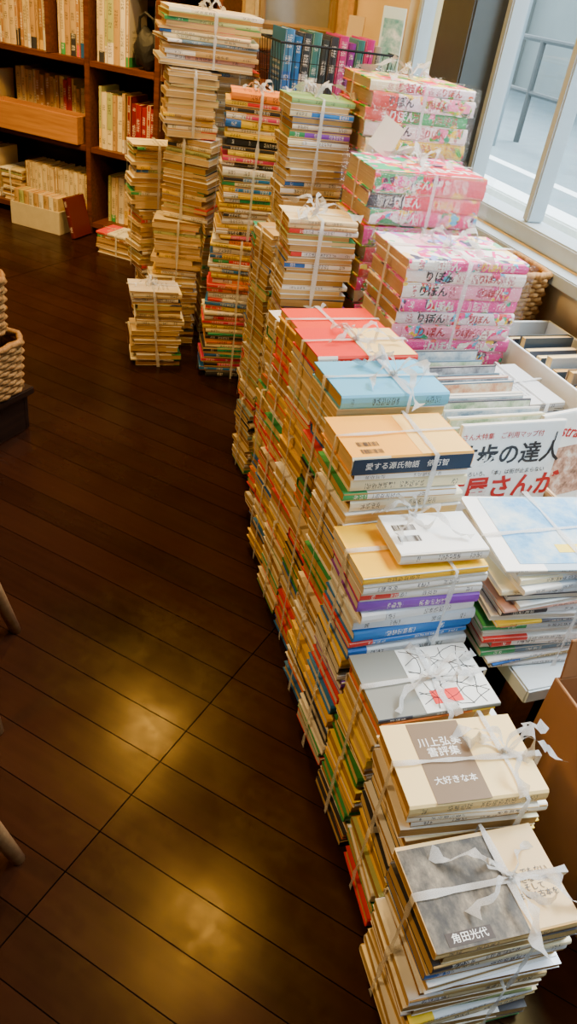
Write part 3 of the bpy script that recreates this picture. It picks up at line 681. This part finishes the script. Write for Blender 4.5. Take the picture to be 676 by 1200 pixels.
def comic(x, y, z0, z1, rot, kind, lab=cml, w=.257, d=.182, bwv=1.4, letters=True):
    r = bundle(lab, x, y, z0, z1, w, d, rot, PAL_COMIC if kind != "cc" else PAL_COMIC[1:3] + PAL_COMIC[6:], kind=kind, thick=(.024, .034), flip=.0, jit=.006, bw=bwv, group="comic magazine bundles", cat="comics", bookname="comic_magazine", var=.004)
    if letters:
        for ch in list(r[0].children):
            if ch.name.startswith("comic_magazine"):
                tz = max(v.co.z for v in ch.data.vertices); yy = min(v.co.y for v in ch.data.vertices) - .0004
                dk = sum(ch.color[:3]) < 1.6
                spine_text(ch, M_INKW if dk else R.choice([M_INKR, M_INK, M_INKR]), .022, R.uniform(-.07, -.03), tz / 2, yy)
                if R.random() < .7: spine_text(ch, M_INKY if dk else M_INKR, .018, R.uniform(.03, .07), tz / 2, yy)
    h = r[1]; V = []; F = []; nx, nz = 16, 8
    hw, hd = w / 2 + .009, d / 2 + .009
    ring = []
    for i in range(nx): ring.append((-hw + 2 * hw * i / nx, -hd))
    for i in range(nx): ring.append((hw, -hd + 2 * hd * i / nx))
    for i in range(nx): ring.append((hw - 2 * hw * i / nx, hd))
    for i in range(nx): ring.append((-hw, hd - 2 * hd * i / nx))
    nr = len(ring)
    for k in range(nz + 1):
        for (a, b) in ring:
            g = 1 + R.uniform(-.012, .012); V.append((a * g, b * g, .002 + (h + .002) * k / nz + (R.uniform(-.003, .003) if k == nz else 0)))
    for k in range(nz):
        for i in range(nr): F.append((k * nr + i, k * nr + (i + 1) % nr, (k + 1) * nr + (i + 1) % nr, (k + 1) * nr + i))
    obj_from("plastic_wrap", V, F, M_WRAP, r[0], smooth=True)
    return r
comic(.875, 1.362, .241, .465, -3, "cb", bwv=None)
c3 = comic(.89, 1.362, .468, .69, -3, "cc", lab="bundle of pink comic magazines tied with white tape", w=.268)
comic(.885, 1.575, .241, .52, 0, "cb", bwv=None, letters=False)
comic(.885, 1.575, .524, .69, -2, "cb", bwv=None)
rb = comic(.89, 1.575, .694, .80, -4, "ca", lab="bundle of red and green comic magazines with white lettering")
panel(rb[2][0], .055, -.045, rb[2][3] + .0002, .14, .07, flat("red_title_panel", (.75, .02, .05)))
text("RIBON", .05, (.055, -.045, rb[2][3] + .0008), (0, 0, 0), rb[2][0], M_INKW, bold=.02)
box("paper_tag", (-.055, .07, rb[1] + .038), (.055, .0006, .07), flat("tag_paper", (.8, .72, .6)), rb[0], rot=(-.25, .5, -.2))
panel(c3[2][0], .04, -.04, c3[2][3] + .0002, .15, .06, flat("white_title_panel", (.85, .82, .8)))
text("りぼん", .05, (.04, -.04, c3[2][3] + .0008), (0, 0, 0), c3[2][0], flat("pink_ink", (.8, .03, .25)), bold=.02)
comic(.945, 1.785, 0, .24, 2, "cb", bwv=None, letters=False)
comic(.945, 1.785, .243, .60, 2, "cb", bwv=None, letters=False)
comic(.945, 1.785, .604, .79, 1, "cb", bwv=None)
tb = comic(.94, 1.785, .794, .94, -3, "cb", lab="bundle of green and pink comic magazines tied with tape")

WB = thing("white_box", (1.13, 1.20, .2415), 0, "open white cardboard box holding dark wrapped books", "box")
for nm, c, s in (("side_panel", (-.087, 0, .14), (.006, .38, .28)), ("side_panel", (.087, 0, .14), (.006, .38, .28)), ("end_panel", (0, -.187, .14), (.165, .006, .28)), ("end_panel", (0, .187, .14), (.165, .006, .28)), ("box_bottom", (0, 0, .004), (.165, .37, .006))):
    box(nm, c, s, M_WHITE, WB, .001)
for k in range(9):
    upright(1.13 + R.uniform(-.006, .006), 1.035 + k * .034, .25, .13, R.choice([.25, .265, .28]), R.choice([.018, .022]), -90 + R.uniform(-2, 2), .06, R.choice([(.04, .04, .05), (.06, .08, .1), (.15, .15, .17), (.45, .45, .43), (.3, .2, .12)]), "dark plastic-wrapped book standing in the white box", "books in the white box", name="book", kind="b")
bundle("pile of dark magazines beside the wooden crate", .972, 1.13, .241, .50, .10, .17, 3, [(.05, .05, .06), (.15, .17, .2), (.5, .5, .5), (.7, .7, .68)], kind="w", thick=(.006, .012), flip=.4, jit=.006, group="magazine piles", cat="magazines", bookname="magazine", rotj=4)
def wicker(x, y, z, sx, sy, h, rot, label):
    P = thing("wicker_basket", (x, y, z), rot, label, "basket")
    V = []; F = []; layers = int(h / .011)
    for k in range(layers):
        zz = .006 + k * .011; g = 1 + .06 * k / layers; pts = []
        n = 72
        for i in range(n):
            a = 2 * PI * i / n; ca, sa = math.cos(a), math.sin(a)
            q = 5.0; rr = 1 / ((abs(ca) ** q + abs(sa) ** q) ** (1 / q)); wv = .0035 * math.sin(i * PI / 2 + (k % 2) * PI)
            pts.append((ca * rr * (sx / 2 * g + wv), sa * rr * (sy / 2 * g + wv), zz))
        tube_into(V, F, pts, .0062 if k < layers - 1 else .009, 6, True)
    obj_from("woven_side", V, F, M_WICK, P, smooth=True)
    box("basket_base", (0, 0, .006), (sx * .92, sy * .92, .008), M_WICK, P)
    return P
wicker(1.15, 1.52, .242, .14, .17, .38, 0, "tan wicker basket beside the window sill")
LS = thing("low_stand", (-.10, 1.91, 0), math.radians(45), "low dark wooden stand under wicker baskets", "stand")
box("stand_top", (0, 0, .115), (.27, .25, .02), M_DARKER, LS, .003)
for sg in (-1, 1):
    box("side_panel", (sg * .115, 0, .053), (.016, .22, .104), M_DARKER, LS, .002)
    box("end_panel", (0, sg * .105, .053), (.212, .016, .104), M_DARKER, LS, .002)
wicker(-.105, 1.91, .126, .25, .25, .15, math.radians(45), "tan wicker basket stacked on a dark stand")
wicker(-.125, 1.91, .283, .235, .235, .15, math.radians(45), "tan wicker basket stacked on another basket")

def stool(x, y, rot, label):
    P = thing("stool", (x, y, 0), rot, label, "stool")
    bm = bmesh.new(); bmesh.ops.create_cone(bm, cap_ends=True, segments=40, radius1=.095, radius2=.10, depth=.03)
    me = bpy.data.meshes.new("seat"); bm.to_mesh(me); bm.free(); me.materials.append(M_LEG); s = bpy.data.objects.new("seat", me); s.location = (0, 0, .415); link(s, P)
    for k in range(4):
        a = PI / 4 + k * PI / 2; V = []; F = []
        b0 = Vector((math.cos(a) * .17, math.sin(a) * .17, .001)); t0 = Vector((math.cos(a) * .065, math.sin(a) * .065, .402))
        n = 10; ax = (t0 - b0).normalized(); xx = ax.cross(Vector((0, 0, 1))).normalized(); yy = ax.cross(xx)
        for f_, r_ in ((0, .011), (.5, .014), (1, .016)):
            for j in range(n):
                an = 2 * PI * j / n; q = b0.lerp(t0, f_) + xx * math.cos(an) * r_ + yy * math.sin(an) * r_
                if f_ == 0: q.z = .0005
                V.append(q)
        for i in range(2):
            for j in range(n): F.append((i * n + j, i * n + (j + 1) % n, (i + 1) * n + (j + 1) % n, (i + 1) * n + j))
        F.append(tuple(range(n))[::-1]); F.append(tuple(2 * n + j for j in range(n)))
        obj_from("leg", V, F, M_LEG, P, smooth=True)
    return P
stool(-.155, 1.04, math.radians(-10), "round stool with splayed tan wooden legs")
stool(-.178, .565, math.radians(-10), "round stool with splayed tan wooden legs")

CB = thing("cardboard_box", (.90, .385, 0), math.radians(-3), "open brown cardboard box on the floor", "box")
for nm, c, s in (("side_panel", (-.17, 0, .15), (.005, .36, .30)), ("side_panel", (.17, 0, .15), (.005, .36, .30)), ("end_panel", (0, -.177, .15), (.335, .005, .30)), ("end_panel", (0, .177, .15), (.335, .005, .30)), ("box_bottom", (0, 0, .003), (.33, .35, .005))):
    box(nm, c, s, M_CARD, CB, .001)
box("flap", (0, .182, .335), (.33, .004, .07), M_CARD, CB, .001, rot=(-.15, 0, 0))
for k in range(8):
    upright(.90, .27 + k * .03, .008, .19, .25, .022, -93, .02, R.choice(PAL_OLD), "old book standing inside the cardboard box", "books in the cardboard box", name="book", kind="b")

# ================================================================== BACK TABLE
TB = thing("side_table", (1.03, 2.56, 0), 0, "dark wooden table behind the book stacks", "table")
box("table_top", (0, 0, .785), (.38, .46, .03), M_DARK, TB, .004)
for a in (-.16, .16):
    for b in (-.2, .2): box("leg", (a, b, .385), (.04, .04, .77), M_DARK, TB, .003)
WBK = thing("wire_basket", (1.01, 2.47, .801), 0, "black wire basket filled with thick books", "basket")
V = []; F = []; sx, sy, hh = .185, .10, .14
for z in (.003, .05, .095, hh):
    g = .93 + .07 * z / hh
    tube_into(V, F, [(-sx * g, -sy * g, z), (sx * g, -sy * g, z), (sx * g, sy * g, z), (-sx * g, sy * g, z)], .0035 if z == hh else .0012, 6, True)
for i in range(17):
    xx = -sx + 2 * sx * i / 16
    for sg in (-1, 1): tube_into(V, F, [(xx * .93, sg * sy * .93, .003), (xx, sg * sy, hh)], .001, 5)
    tube_into(V, F, [(xx * .93, -sy * .93, .003), (xx * .93, sy * .93, .003)], .001, 5)
for i in range(9):
    yy = -sy + 2 * sy * i / 8
    for sg in (-1, 1): tube_into(V, F, [(sg * sx * .93, yy * .93, .003), (sg * sx, yy, hh)], .001, 5)
obj_from("wire_mesh", V, F, M_WIRE, WBK)
bx = .85
bcols = [(.04, .2, .45), (.02, .14, .4), (.03, .04, .05), (.05, .2, .2), (.04, .05, .05), (.04, .04, .05), (.6, .02, .25), (.25, .03, .3), (.05, .2, .2), (.6, .02, .25), (.4, .38, .32), (.04, .05, .05)]
i = 0
while bx < 1.14:
    t = [.03, .024, .028][i % 3]; hb = [.165, .16, .15][(i * 2) % 3]
    o = bpy.data.objects.new("book", book_mesh(hb, .12, t - .001, "w"))
    Mx = Matrix(((0, 0, -1, bx + t), (0, 1, 0, 2.47), (1, 0, 0, .807 + hb / 2), (0, 0, 0, 1)))
    o.matrix_world = Mx; o.color = (*bcols[i % len(bcols)], 1); SC.objects.link(o); tag(o, "thick book standing in the black wire basket", "book", "books in the wire basket")
    bx += t + .001; i += 1
CBN = thing("low_cabinet", (1.04, 2.98, 0), 0, "dark wooden cabinet holding a gilt picture frame", "cabinet")
box("body", (0, 0, .44), (.42, .28, .88), M_DARK, CBN, .003)
for sg in (-1, 1):
    dd = box("door", (sg * .104, -.147, .43), (.2, .014, .82), M_DARK, CBN, .003)
    box("knob", (-sg * .08, -.014, .1), (.016, .016, .016), M_GOLD, dd, .004)
GF = thing("picture_frame", (1.05, 2.87, .884), 0, "gilt picture frame with stepped moulding leaning on the wall", "picture frame")
def framebar(w, h, r0, r1, z0, z1, name, mat):
    V = []; F = []
    for (a, y) in ((r0, z0), (r0, z1), (r0 * .5 + r1 * .5, z1 * 1.25), (r0 * .3 + r1 * .7, z1 * .6), (r1, z1 * .5), (r1, z0)):
        V += [(-w / 2 + a, y, a), (w / 2 - a, y, a), (w / 2 - a, y, h - a), (-w / 2 + a, y, h - a)]
    for k in range(4):
        k2 = (k + 1) % 4
        for j in range(6):
            j2 = (j + 1) % 6; F.append((j * 4 + k, j * 4 + k2, j2 * 4 + k2, j2 * 4 + k))
    return obj_from(name, V, F, mat, GF)
framebar(.40, .5, 0, .055, 0, -.03, "outer_moulding", M_GOLD)
framebar(.40, .5, .056, .08, 0, -.02, "inner_moulding", plain("dull_gilt", (.3, .2, .08), .4, metal=.4))
box("picture_glass", (0, -.002, .25), (.25, .003, .35), plain("dim_glass", (.2, .2, .16), .12), GF)
GF.rotation_euler = (-.12, 0, .1)
mg = upright(1.19, 2.42, .802, .07, .26, .012, -110, .2, (.6, .75, .7), "white and teal magazine leaning on the table", "magazines on the side table", kind="pw")
panel(mg, 0, 0, .0123, .2, .06, photo_print("teal_photo_print", [(.05, .25, .22), (.3, .5, .45), (.8, .82, .78)], 25))
upright(1.185, 2.70, .802, .055, .22, .01, -120, .3, (.45, .36, .25), "pale board leaning on the side table", "magazines on the side table", kind="p")

# ================================================================== LIGHTS
def pt(loc, e, col, r=.1, typ="POINT", size=120, to=None):
    l = bpy.data.lights.new("warm_spot", typ); l.energy = e; l.color = col; l.shadow_soft_size = r
    if typ == "SPOT": l.spot_size = math.radians(size); l.spot_blend = .6
    o = bpy.data.objects.new("lamp_or_fill", l); o.location = loc; SC.objects.link(o)
    if to: o.rotation_euler = (Vector(to) - Vector(loc)).to_track_quat("-Z", "Y").to_euler()
    return o
WARM = (1, .58, .15)
pt((.61, 2.71, 2.45), 150, WARM, .05, "SPOT", 130)
pt((.61, 1.58, 2.45), 115, WARM, .05, "SPOT", 130)
pt((-1.1, .9, 2.0), 125, (1, .6, .22), .15, "SPOT", 110, (.5, 1.3, .3))  # added warm fill for the left sides of the stacks, not a fixture
pt((-.2, 2.9, 2.2), 230, WARM, .12, "SPOT", 110, (.2, 3.9, .6))  # extra spot added to brighten the bookcase, stands for no fixture
sun = bpy.data.lights.new("daylight", "SUN"); sun.energy = 13; sun.angle = math.radians(32); sun.color = (.88, .95, 1)
so = bpy.data.objects.new("daylight", sun); SC.objects.link(so)
dirv = Vector((-1, -.2, -2.0)).normalized(); so.rotation_euler = dirv.to_track_quat("-Z", "Y").to_euler()
W = bpy.data.worlds.new("World"); bpy.context.scene.world = W; W.use_nodes = True
bg = W.node_tree.nodes["Background"]; bg.inputs[0].default_value = (.7, .88, 1, 1); bg.inputs[1].default_value = 5
pl = bpy.data.lights.new("window_portal", "AREA"); pl.shape = "RECTANGLE"; pl.size = 3.2; pl.size_y = 1.68; pl.cycles.is_portal = True
po = bpy.data.objects.new("window_portal", pl); SC.objects.link(po); po.location = (WX + .13, .41, 1.46); po.rotation_euler = Vector((-1, 0, 0)).to_track_quat("-Z", "Z").to_euler()

# ================================================================== CAMERA
th = math.radians(35); ro = math.radians(9.2); az = math.radians(24.5)
Fw = Vector((math.cos(th) * math.sin(az), math.cos(th) * math.cos(az), -math.sin(th)))
R_0 = Vector((math.cos(az), -math.sin(az), 0)); U_0 = R_0.cross(Fw)
cx = R_0 * math.cos(ro) + U_0 * math.sin(ro); cy = -R_0 * math.sin(ro) + U_0 * math.cos(ro); cz = -Fw
Mx = Matrix((cx, cy, cz)).transposed().to_4x4(); Mx.translation = (0, 0, 1.1)
cam = bpy.data.cameras.new("camera"); cam.sensor_fit = "VERTICAL"; cam.sensor_height = 24; cam.lens = 24 * 890 / 1200; cam.clip_start = .02
co = bpy.data.objects.new("camera", cam); SC.objects.link(co); co.matrix_world = Mx; bpy.context.scene.camera = co
